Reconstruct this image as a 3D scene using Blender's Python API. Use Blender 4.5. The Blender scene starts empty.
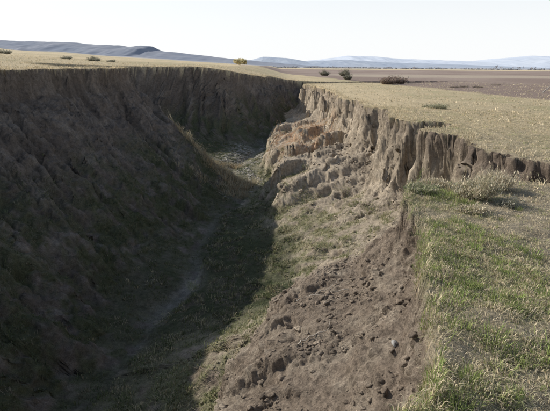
import bpy, math, random
import numpy as np
from mathutils import Vector, Matrix
rng=np.random.default_rng(7); random.seed(7)
PITCH=16.3; ROLL=0.5; F=476.0; CAMZ=2.0
SUN_AZ=-62.0; SUN_EL=29.0     # azimuth from +Y, positive toward +X

# ---------------------------------------------------------------- noise
def _h(ix,iy,iz,seed):
    h=(ix.astype(np.uint32)*np.uint32(374761393))^(iy.astype(np.uint32)*np.uint32(668265263))^(iz.astype(np.uint32)*np.uint32(2147483647-58))
    h=h+np.uint32((seed*974634777)&0xffffffff)
    h=(h^(h>>np.uint32(13)))*np.uint32(1274126177)
    h=(h^(h>>np.uint32(16)))*np.uint32(2246822519)
    h=h^(h>>np.uint32(15))
    return (h&np.uint32(0xffffff)).astype(np.float32)/16777215.0
def vn3(x,y,z,seed=0):
    fx=np.floor(x);fy=np.floor(y);fz=np.floor(z)
    ix=fx.astype(np.int64);iy=fy.astype(np.int64);iz=fz.astype(np.int64)
    u=(x-fx);v=(y-fy);w=(z-fz)
    u=u*u*u*(u*(u*6-15)+10);v=v*v*v*(v*(v*6-15)+10);w=w*w*w*(w*(w*6-15)+10)
    r=0
    for dx in (0,1):
        for dy in (0,1):
            for dz in (0,1):
                r=r+_h(ix+dx,iy+dy,iz+dz,seed)*((u if dx else 1-u)*(v if dy else 1-v)*(w if dz else 1-w))
    return r*2-1
def vn2(x,y,seed=0):
    fx=np.floor(x);fy=np.floor(y)
    ix=fx.astype(np.int64);iy=fy.astype(np.int64);z0=np.zeros_like(ix)
    u=(x-fx);v=(y-fy)
    u=u*u*u*(u*(u*6-15)+10);v=v*v*v*(v*(v*6-15)+10)
    r=0
    for dx in (0,1):
        for dy in (0,1):
            r=r+_h(ix+dx,iy+dy,z0,seed)*((u if dx else 1-u)*(v if dy else 1-v))
    return r*2-1
def fbm2(x,y,o=4,seed=0,g=.5):
    a=1;r=0;t=0
    for i in range(o):
        c,s=math.cos(i*1.1),math.sin(i*1.1)
        r=r+a*vn2((x*c-y*s)*2.03**i+i*17.3,(x*s+y*c)*2.03**i-i*9.1,seed+i);t+=a;a*=g
    return r/t
def fbm3(x,y,z,o=4,seed=0,g=.5,ridged=False):
    a=1;r=0;t=0
    for i in range(o):
        c,s=math.cos(i*1.1),math.sin(i*1.1)
        n=vn3((x*c-y*s)*2.03**i+i*17.3,(x*s+y*c)*2.03**i-i*9.1,z*2.03**i+i*5.7,seed+i)
        if ridged: n=1-2*np.abs(n)
        r=r+a*n;t+=a;a*=g
    return r/t
def worley3(x,y,z,seed=0):
    fx=np.floor(x).astype(np.int64);fy=np.floor(y).astype(np.int64);fz=np.floor(z).astype(np.int64)
    best=np.full(x.shape,9.0)
    for a in (-1,0,1):
        for b in (-1,0,1):
            for c in (-1,0,1):
                ix=fx+a;iy=fy+b;iz=fz+c
                d=(ix+_h(ix,iy,iz,seed)-x)**2+(iy+_h(ix,iy,iz,seed+1)-y)**2+(iz+_h(ix,iy,iz,seed+2)-z)**2
                best=np.minimum(best,d)
    return np.sqrt(best)
def sm(t):
    t=np.clip(t,0,1);return t*t*(3-2*t)
def mixc(a,b,t):
    return a*(1-t[...,None])+b*t[...,None]
C=lambda *a: np.array(a,dtype=np.float64)

# ---------------------------------------------------------------- rims
def catmull(P,n=3):
    P=np.array(P,float);out=[]
    for i in range(len(P)-1):
        p0=P[max(i-1,0)];p1=P[i];p2=P[i+1];p3=P[min(i+2,len(P)-1)]
        for k in range(n):
            t=k/n
            out.append(.5*((2*p1)+(-p0+p2)*t+(2*p0-5*p1+4*p2-p3)*t*t+(-p0+3*p1-3*p2+p3)*t**3))
    out.append(P[-1]);return np.array(out)
RIGHT=catmull([(-6,-70),(-5,-40),(-3.2,-15),(-2.2,-4),(-1.6,-.6),(-.6,.8),(.3,1.6),(.84,2.4),(1.1,3.06),(1.35,4.03),(1.6,5.0),(1.77,5.9),(1.95,6.9),(2.15,7.6),(2.9,8.15),(4.2,8.55),(5.4,8.6),(6.5,8.7),(6.9,9.4),(6.1,10.1),(5.8,11.6),(5.35,12.2),(5.5,13.8),(5.75,14.8),(5.2,15.5),(5.1,16.3),(6.3,17.0),(6.4,18.3),(4.9,18.8),(4.75,20),(5.4,22),(5.5,23.6),(4.6,24.6),(4.7,27),(5.1,29),(5.0,31),(4.3,32),(4.6,36),(4.5,40),(4.2,46.6),(3.4,53),(3.6,58),(7,63),(14,66),(24,70),(36,73)],3)
LEFT=catmull([(-6,-70),(-9,-60),(-11,-40),(-11,-15),(-10.6,0),(-11.2,8),(-11.4,14),(-10.6,20),(-9.6,26),(-8.9,29.5),(-10.2,31.4),(-14.5,33),(-18,36),(-17.5,40),(-14,43),(-9,44.3),(-5,45.5),(-3,49),(-1.3,56),(-.3,61),(1.5,65),(6,69),(14,72.5),(24,74.5),(36,73)],3)
def dist(pl,x,y):
    best=np.full(x.shape,1e9);sb=np.zeros(x.shape);s=0
    for a,b in zip(pl[:-1],pl[1:]):
        d=b-a;L=math.hypot(*d)
        t=np.clip(((x-a[0])*d[0]+(y-a[1])*d[1])/(L*L),0,1)
        q=(x-a[0]-t*d[0])**2+(y-a[1]-t*d[1])**2
        m=q<best
        best=np.where(m,q,best);sb=np.where(m,s+t*L,sb);s+=L
    return np.sqrt(best),sb
POLY=np.vstack([RIGHT,LEFT[::-1][1:]])
def inside(x,y):
    r=np.zeros(x.shape,bool)
    n=len(POLY)
    for i in range(n):
        x1,y1=POLY[i];x2,y2=POLY[(i+1)%n]
        if abs(y1-y2)<1e-9: continue
        c=((y1>y)!=(y2>y))&(x<(x2-x1)*(y-y1)/(y2-y1)+x1)
        r^=c
    return r
CH=np.array([(-7,-60),(-6,-10),(-4.8,4),(-4.0,8.8),(-3.5,13.4),(-3.0,19),(-2.3,25),(-2.5,30),(-2.9,34.6),(-2.0,39),(-.6,43),(.9,50),(1.4,57),(4,64),(14,69),(36,73)],float)
def plateau(x,y):
    P=1.8*sm((4-x)/12)
    L=np.clip(-x-14,0,260)
    P=P+.052*L*sm((y+20)/60)*(1+.25*fbm2(x*.02,y*.01,3,40))
    P=P+.22*sm((y-25)/40)*sm((12-x)/20)
    near=np.exp(-((x**2+y**2)/900))
    P=P+near*(.10*fbm2(x*.45,y*.45,3,41)+.045*fbm2(x*3,y*3,4,42,.6))
    P=P+(1-near)*.12*fbm2(x*.15,y*.15,3,43)
    return P
def height(x,y,full=False):
    far=(y>82)|(y<-75)|(np.abs(x)>40)
    P=plateau(x,y)
    z=P.copy()
    m=~far
    X=x[m];Y=y[m]
    k=np.clip(np.hypot(X,Y)/6,.5,1.4)
    wx=.24*fbm2(X*.8,Y*.8,3,1)+.10*fbm2(X*3.3,Y*3.3,3,2)
    wy=.24*fbm2(X*.8,Y*.8,3,3)+.10*fbm2(X*3.3,Y*3.3,3,4)
    Xw=X+wx*k;Yw=Y+wy*k
    ins=inside(Xw,Yw)
    dR,sR=dist(RIGHT,Xw,Yw);dL,sL=dist(LEFT,Xw,Yw)
    Pm=P[m]
    # right wall
    fl=fbm2(sR*.5,dR*.10,3,11)
    fl2=fbm2(sR*1.7,dR*.2,3,12)
    crack=np.clip(1-np.abs(fbm2(sR*.7,dR*.07,2,15))/.11,0,1)**1.3*sm(.45+1.6*fbm2(sR*.21,dR*.05,2,19))
    buttress=sm((Y-19.5)/2.5)*sm((50-Y)/8)
    wN=sm((9.8-Y)/2.2)
    dRc=np.maximum(dR+((.65*fl+.22*fl2)*sm(dR/.5)+.5*crack*sm(dR/.25)*sm((4.5-dR)/2))*(1-wN*.8),0)
    cliff=np.interp(dRc,[0,.08,.2,.42,.75,2.6,5.2,6.4,12],[0,.6,1.6,2.6,2.85,3.75,4.8,5.2,5.7])
    cliffB=np.interp(dRc,[0,.08,.3,.7,1.2,2.5,2.85,4.2,4.7,5.1,6.0,7.5,12],[0,.5,1.4,2.1,2.35,2.7,3.05,3.35,4.0,4.8,5.1,5.4,5.8])
    rb=1-2*np.abs(fbm2(sR*.33+.10*dR,dR*.10,3,17))
    rb2=1-2*np.abs(fbm2(sR*1.0+.25*dR,dR*.2,3,18))
    cliffB=cliffB-(1.0*(rb-.45)+.24*(rb2-.5))*sm((dR-.4)/.8)*sm((5.6-dR)/.9)
    cliff=cliff-(.45*(rb-.45)+.18*(rb2-.5))*sm((dR-.4)/.8)*sm((5.4-dR)/1.5)
    cl=cliff*(1-buttress)+cliffB*buttress
    slump=np.interp(dRc,[0,.05,.13,.5,1.1,1.8,2.3,2.65,3.2,5,8],[0,.28,.55,.80,1.2,1.7,2.25,3.5,4.3,4.9,5.4])
    slump=slump-.30*np.exp(-((dR-1.6)/.5)**2)*sm(.5+fl2)+.14*np.exp(-((dR-.7)/.3)**2)
    dr=cl*(1-wN)+slump*wN
    zR=plateau(X*0+6,Y)*.6-dr
    zR=np.minimum(zR,Pm)
    # left wall
    q=fbm2(sL*.1,dL*.1,2,22)
    rl=1-np.abs(fbm2(sL*.42+.9*q+.12*dL,dL*.10,3,21))*2
    rl2=1-np.abs(fbm2(sL*1.5+.35*dL,dL*.14,2,23))*2
    rl3=1-np.abs(fbm2(sL*4.0+.8*dL,dL*.35,2,26))*2
    farw=sm((Y-30.3)/1.6)
    dLc=np.maximum(dL+(-.60*(rl-.5)-.26*(rl2-.5)-.15*(rl3-.5))*sm(dL/1.2),0)
    drL=np.interp(dLc,[0,.10,.3,1.0,3,5,6.8,8.5,13],[0,.7,1.2,1.9,3.8,5.5,6.7,7.1,7.4])
    drF=np.interp(dLc,[0,.15,.6,1.5,3,4.6,8,13],[0,.9,2.3,4.0,5.6,6.6,7.0,7.4])
    zL=1.8-(drL*(1-farw)+drF*farw)
    zL=zL-(1.8-np.minimum(1.9,plateau(LEFT[0][0]*0+X,Y)))*sm(1-dL/1.0)*1.0
    # floor
    xc=np.interp(Y,CH[:,1],CH[:,0])+.40*np.sin(Y*.55)+.18*np.sin(Y*1.3+1)
    dc=np.abs(X-xc)
    zF=-5.12+.16*dc+.14*fbm2(X*.6,Y*.6,3,31)+.08*fbm2(X*3,Y*3,3,32)-.22*np.exp(-(dc/.40)**2)+.02*np.maximum(Y-30,0)
    def smax(a,b,k):
        h=np.clip(.5+.5*(b-a)/k,0,1)
        return a*(1-h)+b*h+k*h*(1-h)
    zi=smax(smax(zR,zL,.25),zF,.4)
    zi=np.minimum(zi,Pm)
    z[m]=np.where(ins,zi,Pm)
    if full:
        A=dict(ins=np.zeros(x.shape,bool),dR=np.full(x.shape,99.),dL=np.full(x.shape,99.),rl=np.zeros(x.shape),dc=np.full(x.shape,99.),left=np.zeros(x.shape,bool),flr=np.zeros(x.shape))
        A['ins'][m]=ins;A['dR'][m]=dR;A['dL'][m]=dL;A['rl'][m]=.5*rl2+.5*rl3;A['dc'][m]=dc
        A['left'][m]=zL>zR;A['flr'][m]=sm(.5+(zF-np.maximum(zR,zL))/.7)
        return z,A
    return z

# ---------------------------------------------------------------- ground grid
ys=list(-3-np.geomspace(.15,190,30)[::-1])+list(np.arange(-3,2,.1))+list(np.arange(2,9,.026))
y=ys[-1]
while y<82: y+=max(.033,.0042*y);ys.append(y)
st=.4
while y<9000: y+=st;st=st*1.07;ys.append(y)
ys=np.array(ys);NY=len(ys)
xd=np.concatenate([np.arange(-22,-13,.1),np.arange(-13,9,.03),np.arange(9,38,.1)])
XX,YY=np.meshgrid(xd,ys)
Z0=height(XX,YY)
dx=np.gradient(xd)[None,:]
slope=np.abs(np.gradient(Z0,axis=1)/dx)
fy=sm((ys-50)/10)[:,None]
base=np.where((xd>-13.5)&(xd<8.5),1.0,.12)[None,:]*(1-fy)+np.where((xd>-8)&(xd<30),.6,.3)[None,:]*fy
base=base*np.where((ys<9.5)[:,None]&((xd>-1.5)&(xd<3.5))[None,:],1.8,1.0)
w=base*np.sqrt(1+np.minimum(slope,6)**2)
for _ in range(24):
    w[1:-1]=(w[:-2]+2*w[1:-1]+w[2:])/4
NXI=900
cum=np.cumsum(w*dx,axis=1);cum-=cum[:,:1];cum/=cum[:,-1:]
u=np.linspace(0,1,NXI)
GX=np.empty((NY,NXI))
for j in range(NY): GX[j]=np.interp(u,cum[j],xd)
tail=np.cumsum(.3*1.155**np.arange(58))
tail=tail/tail[-1]*9000
tl=(-22-tail)[::-1];tr=38+tail
GX=np.hstack([np.tile(tl,(NY,1)),GX,np.tile(tr,(NY,1))])
NX=GX.shape[1]
GY=np.tile(ys[:,None],(1,NX))
GZ,A=height(GX,GY,True)
P=np.stack([GX,GY,GZ],-1)
def normals(P):
    du=np.gradient(P,axis=1);dv=np.gradient(P,axis=0)
    n=np.cross(du,dv);n/=np.linalg.norm(n,axis=-1,keepdims=True)+1e-12
    return n
N=normals(P)
wall=sm((.93-N[...,2])/.25)*(A['ins'])
nearm=(GY<84)&(GY>-4)&(GX>-24)&(GX<38)
jj=np.where(nearm)
p=P[jj];wl=wall[jj];insj=A['ins'][jj]*1.0
n1=fbm3(p[:,0]*1.1,p[:,1]*1.1,p[:,2]*.55,3,60)
n2=fbm3(p[:,0]*4.2,p[:,1]*4.2,p[:,2]*3.0,4,64,.62)
n3=fbm3(p[:,0]*2.2,p[:,1]*2.2,p[:,2]*1.1,3,67,.5,True)
n5=fbm3(p[:,0]*13,p[:,1]*13,p[:,2]*11,3,74,.65)
left_=A['left'][jj]
lf=np.where(left_,.45,1.0)
ns=sm((10-p[:,1])/2)*np.where(p[:,0]>-3,1,0)*np.where(left_,0,1)
n2s=np.where(n2<0,n2*(1-.75*ns),n2)
disp=wl*(.24*n1*lf*(1-.5*ns)+.10*n2s*np.where(left_,.7,1)+.12*(n3-.3)*lf*(1-.9*ns)+.035*n5*ns+.015*n5)
disp+=insj*(1-wl)*(.04*n2s+.025*n5*ns)
# crumbly clods on the right wall (cellular)
kk=np.where((insj>0)&(~left_)&(p[:,1]<26)&(p[:,0]>-2)&(p[:,1]>1.5))[0]
q=p[kk];wv=.35*n2[kk]
wA=worley3(q[:,0]*4.6+wv*3,q[:,1]*4.6+wv*2,q[:,2]*4.6-wv*2,300)
wB=worley3(q[:,0]*11+wv*3,q[:,1]*11-wv*3,q[:,2]*11,310)
amp=sm((p[kk,1]*-1+26)/6)*(.45+.55*ns[kk])
cl_=np.maximum(.5-wA,-.08)*.12*sm(.3+n1[kk]*2)+np.maximum(.5-wB,-.1)*.05*sm(.7+n2[kk])
disp[kk]+=cl_*amp*(1-A['flr'][jj][kk])
P[jj]+=N[jj]*disp[:,None]
GX,GY,GZ=P[...,0],P[...,1],P[...,2]
N=normals(P)
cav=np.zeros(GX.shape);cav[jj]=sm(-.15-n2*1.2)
cl2=np.zeros(len(p));cl2[kk]=sm((wB-.5)*2.5);cc3=np.zeros(GX.shape);cc3[jj]=cl2

# ---------------------------------------------------------------- colours
r=np.hypot(GX,GY)
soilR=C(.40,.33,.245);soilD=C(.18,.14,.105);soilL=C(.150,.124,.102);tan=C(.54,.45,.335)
straw=C(.66,.53,.33);straw2=C(.55,.45,.28);dgreen=C(.072,.082,.042);grav=C(.40,.375,.34)
O3=np.ones(GX.shape+(3,))
a1=fbm2(GX*.5,GY*.5,4,80);a2=fbm2(GX*2.5,GY*2.5,4,84);a3=fbm2(GX*.06,GY*.025,4,88)
b1=fbm3(GX*.8,GY*.8,GZ*1.8,4,90);b2=fbm3(GX*4,GY*4,GZ*4,3,94)
far_t=sm((r-8)/12)
gm=sm(.5+1.3*a1+.8*a2-.15)
ncol=mixc(C(.44,.37,.26)*O3,C(.30,.29,.15),gm*.65)
ncol=mixc(ncol,C(.54,.46,.32),sm(a2*1.6-.05)*.6)
fcol=mixc(straw*O3,straw2,sm(.5+1.5*a3+.6*a1))
fcol=mixc(fcol,C(.42,.38,.21),sm(a1*1.2+a3-.2)*.65)
plat=mixc(ncol,fcol,np.where(GX<-4,1.0,far_t))
fe=(GX-(23-.16*GY+1.0*a1))
fld=sm(fe/1.5)*sm((GY-28)/6)*sm((420-GY)/60)
plat=mixc(plat,mixc(C(.34,.265,.22)*O3,C(.28,.21,.175),sm(.5+a3*1.5)),fld*.95)
strip=sm((GY-95)/15)*sm((150-GY)/20)*sm((GX-12)/6)
plat=mixc(plat,C(.48,.40,.30),strip*.75)
farb=sm((GY-450)/400)  # far plain greyed: distance haze painted into its colour
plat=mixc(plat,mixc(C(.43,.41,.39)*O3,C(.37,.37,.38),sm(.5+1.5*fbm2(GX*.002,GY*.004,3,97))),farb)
# right wall
strata=fbm2(GZ*2.2+.4*a1,GX*.12+GY*.05,3,98)
top=sm((GZ+1.0+.6*b1)/.7)
rw=mixc(soilR*O3,tan,sm(.40+1.0*b1+.7*strata))
rw=mixc(rw,C(.205,.16,.125),top*(.40+.50*sm((20-GY)/8)))
rw=mixc(rw,soilD,sm(b2*1.4-.1)*.4)
slm=sm((10.5-GY)/1.8)
rw=mixc(rw,mixc(C(.285,.225,.17)*O3,C(.43,.355,.27),sm(.3+1.4*b2+.5*b1)),slm*.85)
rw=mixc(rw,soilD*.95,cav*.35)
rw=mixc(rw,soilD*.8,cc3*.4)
flat=sm((N[...,2]-.72)/.18)
tal=sm((-GZ-2.9+.6*a1)/1.0)
rw=mixc(rw,C(.33,.31,.18),flat*tal*sm(.62+1.2*a2+.5*a1)*.75)
rw=mixc(rw,C(.24,.245,.12),sm((-GZ-3.7)/.9)*sm(.55+1.4*a2)*.65)
# left wall
lw=mixc(soilL*O3,C(.225,.19,.155),sm(.3+1.2*b1+.6*b2))  # soil colour darkened to deepen the shade on this wall
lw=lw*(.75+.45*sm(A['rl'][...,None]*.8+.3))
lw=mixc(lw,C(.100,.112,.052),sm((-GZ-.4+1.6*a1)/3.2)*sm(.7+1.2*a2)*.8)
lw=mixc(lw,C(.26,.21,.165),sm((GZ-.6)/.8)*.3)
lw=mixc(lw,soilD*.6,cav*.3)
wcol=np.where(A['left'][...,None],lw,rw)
fc=mixc(dgreen*1.15*O3,C(.17,.148,.108),sm(.5+1.5*a2+.6*a1))
fc=mixc(fc,grav,np.exp(-(A['dc']/.30)**2)*(.75+.25*sm(.5+a2)))
sedge=sm((GY-25)/4)*sm((47-GY)/4)
fc=mixc(fc,C(.48,.44,.36),sedge*sm(1.9-A['dc']*.6)*sm(.65+a2)*.85)
wcol=mixc(wcol,fc,A['flr'])
inm=A['ins']*1.0
col=mixc(plat,wcol,inm)
rd=sm(1.3-((GX-2.0)**2/2.2**2+(GY-34)**2/45.))*inm*(~A['left'])
col=mixc(col,C(.52,.32,.19),rd*sm(.5+1.5*a2)*sm((-GZ-.3)/1)*.8)

def make_mesh(name,V,Fq,cols=None,mat=None,smooth=False):
    me=bpy.data.meshes.new(name)
    V=np.ascontiguousarray(V,dtype=np.float32).reshape(-1,3)
    Fq=np.ascontiguousarray(Fq,dtype=np.int32);k=Fq.shape[1]
    me.vertices.add(len(V));me.vertices.foreach_set('co',V.ravel())
    me.loops.add(Fq.size);me.loops.foreach_set('vertex_index',Fq.ravel())
    me.polygons.add(len(Fq));me.polygons.foreach_set('loop_start',np.arange(0,Fq.size,k,dtype=np.int32))
    me.polygons.foreach_set('loop_total',np.full(len(Fq),k,dtype=np.int32))
    if smooth: me.polygons.foreach_set('use_smooth',np.ones(len(Fq),bool))
    me.update(calc_edges=True)
    if cols is not None:
        at=me.attributes.new('Col','FLOAT_COLOR','POINT')
        c=np.ones((len(V),4),np.float32);c[:,:3]=np.asarray(cols).reshape(-1,3)
        at.data.foreach_set('color',c.ravel())
    if mat: me.materials.append(mat)
    ob=bpy.data.objects.new(name,me);bpy.context.scene.collection.objects.link(ob)
    return ob

# ---------------------------------------------------------------- materials
def mat_ground():
    m=bpy.data.materials.new('earth');m.use_nodes=True;nt=m.node_tree;n=nt.nodes;l=nt.links
    b=n['Principled BSDF'];b.inputs['Roughness'].default_value=.95;b.inputs['Specular IOR Level'].default_value=.1
    at=n.new('ShaderNodeAttribute');at.attribute_name='Col'
    tc=n.new('ShaderNodeTexCoord')
    def noise(s,d,rg=.6):
        q=n.new('ShaderNodeTexNoise');q.inputs['Scale'].default_value=s;q.inputs['Detail'].default_value=d;q.inputs['Roughness'].default_value=rg
        l.new(tc.outputs['Object'],q.inputs['Vector']);return q
    n1=noise(7,8,.74);n2=noise(45,5,.7)
    def ramp(src,lo,hi,a,b_):
        q=n.new('ShaderNodeMapRange');q.inputs[1].default_value=lo;q.inputs[2].default_value=hi;q.inputs[3].default_value=a;q.inputs[4].default_value=b_
        l.new(src,q.inputs[0]);return q
    r1=ramp(n1.outputs['Fac'],.3,.7,.58,1.42);r2=ramp(n2.outputs['Fac'],.3,.7,.6,1.4)
    mu=n.new('ShaderNodeMath');mu.operation='MULTIPLY';l.new(r1.outputs[0],mu.inputs[0]);l.new(r2.outputs[0],mu.inputs[1])
    vm=n.new('ShaderNodeVectorMath');vm.operation='SCALE';l.new(at.outputs['Color'],vm.inputs[0]);l.new(mu.outputs[0],vm.inputs['Scale'])
    l.new(vm.outputs[0],b.inputs['Base Color'])
    b1=n.new('ShaderNodeBump');b1.inputs['Strength'].default_value=.9;b1.inputs['Distance'].default_value=.10;l.new(n1.outputs['Fac'],b1.inputs['Height'])
    b3=n.new('ShaderNodeBump');b3.inputs['Strength'].default_value=1.0;b3.inputs['Distance'].default_value=.03;l.new(n2.outputs['Fac'],b3.inputs['Height']);l.new(b1.outputs[0],b3.inputs['Normal'])
    l.new(b3.outputs[0],b.inputs['Normal'])
    return m
def mat_leaf(name='grass_blades',trans=.25):
    m=bpy.data.materials.new(name);m.use_nodes=True;nt=m.node_tree;n=nt.nodes;l=nt.links
    b=n['Principled BSDF'];b.inputs['Roughness'].default_value=.7;b.inputs['Specular IOR Level'].default_value=.2
    at=n.new('ShaderNodeAttribute');at.attribute_name='Col'
    l.new(at.outputs['Color'],b.inputs['Base Color'])
    t=n.new('ShaderNodeBsdfTranslucent');l.new(at.outputs['Color'],t.inputs['Color'])
    mx=n.new('ShaderNodeMixShader');mx.inputs[0].default_value=trans
    l.new(b.outputs[0],mx.inputs[1]);l.new(t.outputs[0],mx.inputs[2]);l.new(mx.outputs[0],n['Material Output'].inputs['Surface'])
    return m
def mat_plain(name,c,c2=None,s=3,rough=.95):
    m=bpy.data.materials.new(name);m.use_nodes=True;nt=m.node_tree;n=nt.nodes;l=nt.links
    b=n['Principled BSDF'];b.inputs['Roughness'].default_value=rough;b.inputs['Specular IOR Level'].default_value=.05
    q=n.new('ShaderNodeTexNoise');q.inputs['Scale'].default_value=s;q.inputs['Detail'].default_value=7
    tc=n.new('ShaderNodeTexCoord');l.new(tc.outputs['Object'],q.inputs['Vector'])
    rp=n.new('ShaderNodeValToRGB');rp.color_ramp.elements[0].position=.35;rp.color_ramp.elements[1].position=.65
    rp.color_ramp.elements[0].color=(*c,1);rp.color_ramp.elements[1].color=(*(c2 or c),1)
    l.new(q.outputs['Fac'],rp.inputs[0]);l.new(rp.outputs[0],b.inputs['Base Color'])
    return m
MG=mat_ground();ML=mat_leaf()
idx=np.arange(NY*NX).reshape(NY,NX)
FQ=np.stack([idx[:-1,:-1],idx[:-1,1:],idx[1:,1:],idx[1:,:-1]],-1).reshape(-1,4)
ground=make_mesh('ground',P,FQ,col,MG,smooth=True)

# ---------------------------------------------------------------- scatter helpers
A00=P[:-1,:-1];A10=P[:-1,1:];A11=P[1:,1:];A01=P[1:,:-1]
area=.5*np.linalg.norm(np.cross(A11-A00,A01-A10),axis=-1)
cN=N[:-1,:-1];cX=GX[:-1,:-1];cY=GY[:-1,:-1];cZ=GZ[:-1,:-1];cIns=A['ins'][:-1,:-1];cLeft=A['left'][:-1,:-1];cF=A['flr'][:-1,:-1];cA1=a1[:-1,:-1];cA2=a2[:-1,:-1];cdc=A['dc'][:-1,:-1]
cR=np.hypot(cX,cY);cdR=A['dR'][:-1,:-1];cdL=A['dL'][:-1,:-1]
def scatter(n,dens):
    wgt=(area*dens).ravel();cw=np.cumsum(wgt)
    k=np.searchsorted(cw,rng.random(n)*cw[-1]);k=np.clip(k,0,len(cw)-1)
    i,j=np.unravel_index(k,area.shape)
    u=rng.random((n,1));v=rng.random((n,1))
    p=A00[i,j]*(1-u)*(1-v)+A10[i,j]*u*(1-v)+A11[i,j]*u*v+A01[i,j]*(1-u)*v
    return p,(i,j)
def blades(base,hgt,wid,lean,cols):
    n=len(base);th=rng.random(n)*2*math.pi
    sx=np.cos(th)*wid*.5;sy=np.sin(th)*wid*.5
    V=np.empty((n,5,3))
    V[:,0]=base;V[:,0,0]-=sx;V[:,0,1]-=sy;V[:,0,2]-=.01
    V[:,1]=base;V[:,1,0]+=sx;V[:,1,1]+=sy;V[:,1,2]-=.01
    mid=base.copy();mid[:,:2]+=lean*hgt[:,None]*.35;mid[:,2]+=hgt*.6
    V[:,2]=mid;V[:,2,0]+=sx*.75;V[:,2,1]+=sy*.75
    V[:,3]=mid;V[:,3,0]-=sx*.75;V[:,3,1]-=sy*.75
    tip=base.copy();tip[:,:2]+=lean*hgt[:,None];tip[:,2]+=hgt*np.maximum(.3,1-.4*np.hypot(lean[:,0],lean[:,1]))
    V[:,4]=tip
    b=(np.arange(n)*5)[:,None]
    T=np.concatenate([b+[0,1,2],b+[0,2,3],b+[3,2,4]],0)
    cc=np.repeat(cols[:,None,:],5,1)
    return V.reshape(-1,3),T,cc.reshape(-1,3)
def tufts(ntuft,dens,nb,spread,h,w,palette,pw,leanf=.6,hvar=.35):
    c,ij=scatter(ntuft,dens)
    k=np.repeat(np.arange(ntuft),nb);n=len(k)
    ang=rng.random(n)*2*math.pi;rad=spread*np.sqrt(rng.random(n))*(.5+rng.random(ntuft)[k])
    off=np.stack([np.cos(ang)*rad,np.sin(ang)*rad],-1)
    base=c[k].copy();base[:,:2]+=off
    nn=N[:-1,:-1][ij][k];base[:,2]-=(off*nn[:,:2]).sum(1)/np.maximum(nn[:,2],.3)
    lean=off/max(spread,1e-3)*leanf+rng.normal(0,.25,(n,2))
    sc=np.clip(.6+rng.random(ntuft),.6,1.6)[k]
    hg=h*sc*np.clip(1+rng.normal(0,hvar,n),.3,2)
    pi=rng.choice(len(palette),ntuft,p=pw)
    cols=np.array(palette)[pi][k]*(.75+.5*rng.random((ntuft,1)))[k]*(.8+.4*rng.random((n,1)))
    wd=np.full(n,w)*(.7+.6*rng.random(n))
    return blades(base,hg,wd,lean,cols)
def merge(parts):
    V=[];T=[];Cc=[];o=0
    for v,t,c in parts:
        V.append(v);T.append(t+o);Cc.append(c);o+=len(v)
    return np.concatenate(V),np.concatenate(T),np.concatenate(Cc)
G1=(.26,.30,.10);G2=(.35,.36,.17);S1=(.70,.59,.40);S2=(.60,.50,.33);S3=(.50,.43,.28);D1=(.09,.11,.05)
platN=(~cIns)&(cX>-3)
clump=np.clip(.15+1.6*cA1+1.2*cA2,.03,1.5)
nearw=1/np.clip(cR,3,20)
d_near=platN*(cR<9.5)*(cY>1.2)*(cX<11)*clump*nearw
d_mid=platN*(cR>=8)*(cR<26)*(cX<25)*(cY>4)
rimgreen=np.exp(-((cdR-.5)/.55)**2)*platN*(cR<9)*(cY>1.2)*np.clip(cA2*2+cA1,0,1)
parts=[]
parts.append(tufts(6500,d_near,13,.05,.030,.0045,[G1,G2,S1,S2],[.22,.26,.28,.24],1.0))
parts.append(tufts(16000,platN*(cR<10)*(cY>1.2)*(cX<11)*nearw,7,.06,.020,.0045,[S1,S2,S3,G2],[.40,.32,.18,.10],2.2))
parts.append(tufts(190,rimgreen,45,.09,.05,.005,[G1,(.27,.34,.10)],[.5,.5],.9))
parts.append(tufts(12000,d_mid,7,.10,.032,.012,[S1,S2,S3,G2],[.44,.30,.14,.12],1.2))
parts.append(tufts(9000,(~cIns)*(cR>=20)*(cR<75)*(cY>8)*(cX<45)*(cX>-45)/np.maximum(cR,20),4,.25,.07,.035,[S1,S2,S3],[.5,.3,.2],1.0))
parts.append(tufts(2200,(~cIns)*((cdR<.5)|(cdL<.7))*(cR<70)*(cR>8)*(cY>5),8,.12,.10,.012,[S1,S2,S3],[.4,.35,.25],1.0))
V,T,Cc=merge(parts);grass=make_mesh('grass',V,T,Cc,ML)
parts=[]
slopeD=cIns*(cY>2)*(cY<50)
parts.append(tufts(7000,slopeD*cF*np.clip(.2+1.8*cA2,.02,1.2)*(cdc>.5),8,.09,.075,.013,[(.11,.135,.06),(.17,.17,.09),D1,S3],[.34,.30,.24,.12],1))
parts.append(tufts(5500,slopeD*cLeft*(1-cF)*np.clip(-cZ-.8+.8*cA1,0,3)*np.clip(1.5*cA2,.005,1.2)*(cY<36),7,.09,.06,.012,[D1,(.14,.155,.07),(.24,.21,.14)],[.4,.35,.25],1.2))
parts.append(tufts(7000,slopeD*(~cLeft)*(cZ<-3.1)*(1-cF*.5)*np.clip(.3+1.6*cA2,.02,1.3)*(cN[...,2]>.55),7,.09,.08,.012,[(.25,.27,.12),(.37,.35,.2),S3,(.20,.22,.10)],[.28,.27,.25,.2],1))
parts.append(tufts(600,slopeD*(~cLeft)*(cX>-1)*(cY>28)*(cY<40)*(cX<4)*(cZ<-.6)*(cZ>-3.8),9,.14,.14,.018,[(.50,.32,.19),(.50,.41,.26),(.42,.27,.17)],[.5,.3,.2],1))
parts.append(tufts(650,slopeD*cLeft*(cX>-7)*(cY>25)*(cY<34)*(cZ<-1.6)*np.clip(.2+cA1*3,0,1),16,.22,.26,.018,[(.46,.40,.27),(.36,.31,.2),(.42,.31,.18)],[.5,.3,.2],1))
V,T,Cc=merge(parts);sg=make_mesh('slope_vegetation',V,T,Cc,ML)

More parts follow.
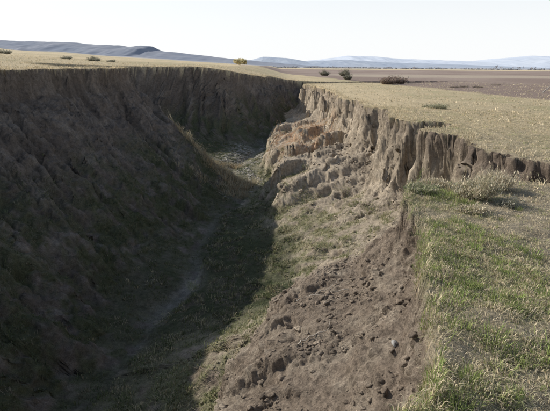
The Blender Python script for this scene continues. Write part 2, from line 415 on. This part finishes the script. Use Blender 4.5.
def surf(x,y):
    """true displaced surface height near (x,y)"""
    j0=int(np.argmin(np.abs(ys-y)));j0=max(7,min(NY-8,j0))
    blk=P[j0-6:j0+7].reshape(-1,3)
    d=(blk[:,0]-x)**2+(blk[:,1]-y)**2
    return float(blk[np.argsort(d)[:3],2].max())
# ---------------------------------------------------------------- soil clods
def ico(sub=1):
    import bmesh
    bm=bmesh.new();bmesh.ops.create_icosphere(bm,subdivisions=sub,radius=1)
    v=np.array([q.co[:] for q in bm.verts]);f=np.array([[q.index for q in t.verts] for t in bm.faces]);bm.free();return v,f
IV,IF=ico(2)
def clods(name,c,size,cols,mat):
    n=len(c);k=len(IV)
    V=np.repeat(IV[None],n,0)
    sd=rng.random((n,1))*100
    nz=vn3(V[...,0]*1.6+sd,V[...,1]*1.6+sd*.7,V[...,2]*1.6,5)
    V=V*(1+.7*nz[...,None])
    sc=size[:,None]*np.stack([.7+.8*rng.random(n),.7+.8*rng.random(n),.4+.4*rng.random(n)],-1)
    V=V*sc[:,None,:]
    th=rng.random(n)*6.28;cx,sx=np.cos(th)[:,None],np.sin(th)[:,None]
    x=V[...,0]*cx-V[...,1]*sx;y=V[...,0]*sx+V[...,1]*cx
    V=np.stack([x,y,V[...,2]],-1)+c[:,None,:]
    T=(IF[None]+(np.arange(n)*k)[:,None,None]).reshape(-1,3)
    return make_mesh(name,V.reshape(-1,3),T,np.repeat(cols[:,None,:],k,1),mat)
NC=17000
dc_=cIns*(cY>2)*(cY<30)*(~cLeft)*(cX>-2)*(cN[...,2]>.4)*np.where(cY<10,2.5,.35)*np.clip(.3+2*cA2,.05,2)
cc_,ij=scatter(NC,dc_)
sz=.006+.028*rng.random(NC)**5*(1+cc_[:,1]*.05)
base=col[:-1,:-1][ij]*(.95+.5*rng.random((NC,1)))
clods('soil_clods',cc_,sz,base,MG)
cc_,_=scatter(1300,(cF>.6)*cIns*(cdc<1.5)*(cY>25)*(cY<48))
clods('creek_gravel',cc_,.03+.07*rng.random(1300)**2.5,np.array([(.46,.43,.37)])*(.7+.5*rng.random((1300,1))),MG)
clods('white_rock',np.array([(1.15,4.0,surf(1.15,4.0)+.01)]),np.array([.036]),np.array([(.6,.58,.54)]),MG)

# ---------------------------------------------------------------- shrubs
def shrub(name,x,y,rad,h,pal,n=1200,w=.008,z=None):
    z=surf(x,y)-.02 if z is None else z
    ang=rng.random(n)*6.283;rr=np.sqrt(rng.random(n))
    bs=np.stack([x+np.cos(ang)*rr*rad*.5,y+np.sin(ang)*rr*rad*.5,np.full(n,z-.02)],-1)
    lean=np.stack([np.cos(ang)*rr,np.sin(ang)*rr],-1)*rad/h*.8+rng.normal(0,.22,(n,2))
    lump=1+.6*vn2(np.cos(ang)*rr*2.5+x,np.sin(ang)*rr*2.5+y,3)
    hg=h*(1.1-.6*rr**2)*(.55+.5*rng.random(n))*lump
    cl=np.array(pal)[rng.integers(0,len(pal),n)]*(.65+.6*rng.random((n,1)))
    a=blades(bs,hg,np.full(n,w),lean,cl)
    t=.35+.65*rng.random(n)
    fp=bs.copy();fp[:,:2]+=lean*(hg*t)[:,None];fp[:,2]+=hg*t*.85
    fl=blades(fp,np.full(n,h*.12),np.full(n,w*2.2),rng.normal(0,1,(n,2)),cl*1.1)
    V,T,Cc=merge([a,fl])
    return make_mesh(name,V,T,Cc,ML)
DRY=[(.64,.56,.40),(.54,.46,.32),(.42,.37,.25)];SAGE=[(.38,.36,.27),(.32,.31,.22),(.46,.41,.31)]
shrub('bunch_grass',3.05,7.1,.36,.36,DRY+[(.30,.30,.18)],2800,.006)
shrub('bunch_grass',2.25,7.2,.26,.22,[(.24,.27,.13),(.34,.33,.2),(.45,.41,.28)],1700,.006)
shrub('bunch_grass',3.65,7.8,.34,.33,DRY,2000,.006)
shrub('bunch_grass',2.7,6.3,.24,.14,DRY,900,.006)
shrub('bunch_grass',2.65,7.8,.26,.2,DRY,1100,.006)
shrub('bunch_grass',3.4,6.75,.2,.17,SAGE,900,.006)
shrub('sagebrush',8.0,24.4,.8,.30,[(.32,.31,.2),(.40,.37,.24)],900,.018)
RED=[(.32,.23,.19),(.29,.22,.18),(.27,.23,.17)];OLV=[(.28,.27,.20),(.31,.28,.21),(.26,.25,.19)]
for (x,y,rd_,h,pal) in [(13.6,60,1.1,.9,RED),(15.4,62,1.3,1.0,RED),(11.6,80,.8,.9,OLV),(15.5,112,1.6,1.7,OLV),(11.4,116,1.4,1.3,OLV)]:
    shrub('willow_bush',x,y,rd_,h,pal,1300,.035)
for x,y in [(19,52),(20.3,53),(21.4,52),(26,58)]:
    shrub('sagebrush',x,y,.7,.25,[(.28,.22,.18),(.30,.26,.2)],400,.022)
for x,y,rd_,h in [(-22,60,1.0,.6),(-24.5,58,.8,.45),(-36,66,1.2,.7),(-20,60,.6,.4)]:
    shrub('sagebrush',x,y,rd_,h,SAGE,900,.03)

def tree(name,x,y,h,rad,pal,leafn=900,leaf=.3,trunkc=(.2,.16,.13),lean=0.0,stem=.2,up=.6):
    z=surf(x,y)
    root=bpy.data.objects.new(name,None);root.location=(x,y,z);bpy.context.scene.collection.objects.link(root)
    R=random.Random(int(abs(x*13+y*7)))
    V=[];T=[]
    def limb(p,q,r0,r1,k=6):
        p=Vector(p);q=Vector(q);d=(q-p).normalized();a=d.orthogonal().normalized();b=d.cross(a);o=len(V)
        for c_,rr in ((p,r0),(q,r1)):
            for i in range(k):
                t=6.283*i/k;V.append(tuple(c_+a*math.cos(t)*rr+b*math.sin(t)*rr))
        for i in range(k): T.append((o+i,o+(i+1)%k,o+k+(i+1)%k,o+k+i))
    tips=[]
    tp=(lean*h*.5,0,h*stem);limb((0,0,-.1),tp,h*.035,h*.026)
    def rec(p,d,L,r,dep):
        q=Vector(p)+d*L;limb(p,q,r,r*.6,5)
        if dep==0: tips.append(q);return
        for _ in range(3):
            nd=(d+Vector((R.uniform(-.8,.8),R.uniform(-.8,.8),R.uniform(-.4,.5)))).normalized()
            rec(q,nd,L*R.uniform(.6,.85),r*.6,dep-1)
        tips.append(q)
    for i in range(5):
        a=i*1.26+R.random();rec(tp,Vector((math.cos(a)*rad/h*1.3+lean,math.sin(a)*rad/h*1.3,up)).normalized(),h*.27,h*.018,2)
    tr=make_mesh('trunk_and_limbs',np.array(V),np.array(T),np.tile(np.array(trunkc),(len(V),1)),MG);tr.parent=root
    if leafn:
        tt=np.array([t[:] for t in tips]);k=rng.integers(0,len(tt),leafn)
        c=tt[k]+rng.normal(0,h*.06,(leafn,3))
        dirs=rng.normal(0,1,(leafn,3));e=rng.normal(0,1,(leafn,3))
        dirs/=np.linalg.norm(dirs,axis=1,keepdims=True);e=np.cross(dirs,e);e/=np.linalg.norm(e,axis=1,keepdims=True)
        s=leaf*(.5+rng.random((leafn,1)))
        LV=np.stack([c-dirs*s,c+e*s*.5,c+dirs*s,c-e*s*.5],1).reshape(-1,3)
        cl=np.array(pal)[rng.integers(0,len(pal),leafn)]*(.6+.7*rng.random((leafn,1)))
        lo=make_mesh('foliage',LV,np.arange(leafn*4).reshape(-1,4),np.repeat(cl[:,None],4,1),ML);lo.parent=root
    return root
YEL=[(.78,.68,.38),(.72,.62,.36),(.60,.55,.32)]
tree('yellow_cottonwood_tree',-11,150,3.2,2.6,YEL,1300,.24,up=.5,stem=.12)
tree('leaning_bare_tree',23.6,43.5,1.5,.9,RED,90,.05,(.50,.46,.40),.9,.35)
# distant trees : one mass
n=9000
tx=rng.uniform(0,1,420);tx=-60+tx*1000
ty=700+rng.normal(0,60,420)+80*np.sin(tx*.01)
k=rng.integers(0,420,n);th_=(2+4*rng.random(420))*(.4+.8*(vn2(tx*.01,tx*0,9)>-.1))
c=np.stack([tx[k],ty[k],np.zeros(n)],-1)+rng.normal(0,1,(n,3))*np.stack([th_[k]*.9,th_[k]*.9,th_[k]*0],-1)
c[:,2]=np.abs(rng.normal(.35,.25,n))*th_[k]
d=rng.normal(0,1,(n,3));d/=np.linalg.norm(d,axis=1,keepdims=True);e=np.cross(d,rng.normal(0,1,(n,3)));e/=np.linalg.norm(e,axis=1,keepdims=True)
s=1.1*(.5+rng.random((n,1)))
LV=np.stack([c-d*s,c+e*s*.7,c+d*s,c-e*s*.7],1).reshape(-1,3)
cl=np.array([(.34,.34,.36),(.39,.36,.36),(.36,.38,.39)])[rng.integers(0,3,n)]  # grey tree tones with aerial haze painted in
make_mesh('distant_trees',LV,np.arange(n*4).reshape(-1,4),np.repeat(cl[:,None],4,1),ML)

# ---------------------------------------------------------------- distant hills (real mounds km away)
def hills(name,Y,pts,depth,colA,colB,rough,seed):
    pts=np.array(pts,float)
    pxs=np.linspace(pts[0,0],pts[-1,0],500)
    hp=np.interp(pxs,pts[:,0],pts[:,1])+.35*fbm2(pxs*.12,pxs*0,4,seed+50)*np.minimum(1,np.interp(pxs,pts[:,0],pts[:,1])/4)
    X=(pxs-275)/F*Y*.96
    nv=40;v=np.linspace(-1,1,nv)
    H=hp/F*Y
    env=np.clip(1-np.abs(v)**1.3,0,1)
    XX=np.tile(X[None],(nv,1));YYh=Y+np.tile(v[:,None]*depth,(1,len(X)))
    nn=fbm2(XX/Y*30,YYh/Y*30,5,seed,.6)
    ZZ=H[None]*env[:,None]*(1+rough*nn*(1-env[:,None]))-3
    V=np.stack([XX,YYh,ZZ],-1);ii=np.arange(V.shape[0]*V.shape[1]).reshape(V.shape[:2])
    Fh=np.stack([ii[:-1,:-1],ii[:-1,1:],ii[1:,1:],ii[1:,:-1]],-1).reshape(-1,4)
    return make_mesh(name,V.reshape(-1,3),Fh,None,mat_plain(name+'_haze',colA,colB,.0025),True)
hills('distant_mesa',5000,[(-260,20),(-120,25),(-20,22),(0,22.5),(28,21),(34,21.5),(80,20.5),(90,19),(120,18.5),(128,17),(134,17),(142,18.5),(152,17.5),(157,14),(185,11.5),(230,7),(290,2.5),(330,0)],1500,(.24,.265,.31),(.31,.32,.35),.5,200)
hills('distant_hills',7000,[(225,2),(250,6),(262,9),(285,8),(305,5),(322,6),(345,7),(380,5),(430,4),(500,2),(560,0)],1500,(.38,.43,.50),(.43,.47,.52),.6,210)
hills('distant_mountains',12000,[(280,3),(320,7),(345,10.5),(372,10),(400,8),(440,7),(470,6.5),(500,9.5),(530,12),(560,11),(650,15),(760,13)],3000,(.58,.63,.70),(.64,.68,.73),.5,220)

# ---------------------------------------------------------------- twigs / roots on the slump
def twig(name,pts,r0,col):
    cu=bpy.data.curves.new(name,'CURVE');cu.dimensions='3D';cu.bevel_depth=r0;cu.bevel_resolution=2
    s=cu.splines.new('POLY');s.points.add(len(pts)-1)
    for i,q in enumerate(pts): s.points[i].co=(*q,1);s.points[i].radius=1-.8*i/len(pts)
    cu.materials.append(mat_plain(name+'_bark',col,tuple(c*.7 for c in col),30))
    o=bpy.data.objects.new(name,cu);bpy.context.scene.collection.objects.link(o)
    return o
def twig_on(name,x0,y0,x1,y1,r):
    pts=[]
    for i in range(14):
        t=i/13;x=x0+(x1-x0)*t+.04*math.sin(t*7+x0*9)+random.uniform(-.012,.012);y=y0+(y1-y0)*t+.04*math.cos(t*6+y0*5)+random.uniform(-.012,.012)
        pts.append((x,y,surf(x,y)+.018))
    return twig(name,pts,r,(.55,.49,.40))
twig_on('dry_branch',.25,4.8,.7,5.3,.010)
twig_on('dry_branch',.3,6.1,1.0,6.7,.009)
twig_on('exposed_root',1.1,6.2,.4,6.4,.008)

# ---------------------------------------------------------------- world, sun, camera
sc=bpy.context.scene
wd=bpy.data.worlds.new('World');sc.world=wd;wd.use_nodes=True
nt=wd.node_tree;L=nt.links;bg=nt.nodes['Background'];sky=nt.nodes.new('ShaderNodeTexSky');sky.sky_type='NISHITA'
sky.sun_disc=False;sky.sun_elevation=math.radians(SUN_EL);sky.sun_rotation=math.radians(SUN_AZ)
sky.dust_density=1.0;sky.air_density=1.0;sky.altitude=300
# horizon haze: bright whitish layer that thins with elevation
geo=nt.nodes.new('ShaderNodeTexCoord');sep=nt.nodes.new('ShaderNodeSeparateXYZ');L.new(geo.outputs['Generated'],sep.inputs[0])
mr=nt.nodes.new('ShaderNodeMapRange');mr.interpolation_type='SMOOTHSTEP';mr.inputs[1].default_value=0;mr.inputs[2].default_value=.5;mr.inputs[3].default_value=.95;mr.inputs[4].default_value=.05
L.new(sep.outputs[2],mr.inputs[0])
mx=nt.nodes.new('ShaderNodeMix');mx.data_type='RGBA';L.new(mr.outputs[0],mx.inputs[0]);L.new(sky.outputs[0],mx.inputs[6]);mx.inputs[7].default_value=(7.1,7.2,7.3,1)
L.new(mx.outputs[2],bg.inputs[0]);bg.inputs[1].default_value=.14
sl=bpy.data.lights.new('sun','SUN');sl.energy=5.0;sl.angle=math.radians(.5);sl.color=(1,.95,.87)
so=bpy.data.objects.new('sun',sl);sc.collection.objects.link(so)
az,el=math.radians(SUN_AZ),math.radians(SUN_EL)
d=Vector((math.sin(az)*math.cos(el),math.cos(az)*math.cos(el),math.sin(el)))
so.rotation_euler=(-d).to_track_quat('-Z','Y').to_euler()
cam=bpy.data.cameras.new('camera');cam.sensor_width=36;cam.lens=36*F/550;cam.clip_end=40000;cam.clip_start=.05
co=bpy.data.objects.new('camera',cam);sc.collection.objects.link(co)
co.matrix_world=Matrix.Translation((0,0,CAMZ))@Matrix.Rotation(math.radians(90-PITCH),4,'X')@Matrix.Rotation(math.radians(ROLL),4,'Z')
sc.camera=co
sc.view_settings.view_transform='Standard';sc.view_settings.look='None';sc.view_settings.exposure=0
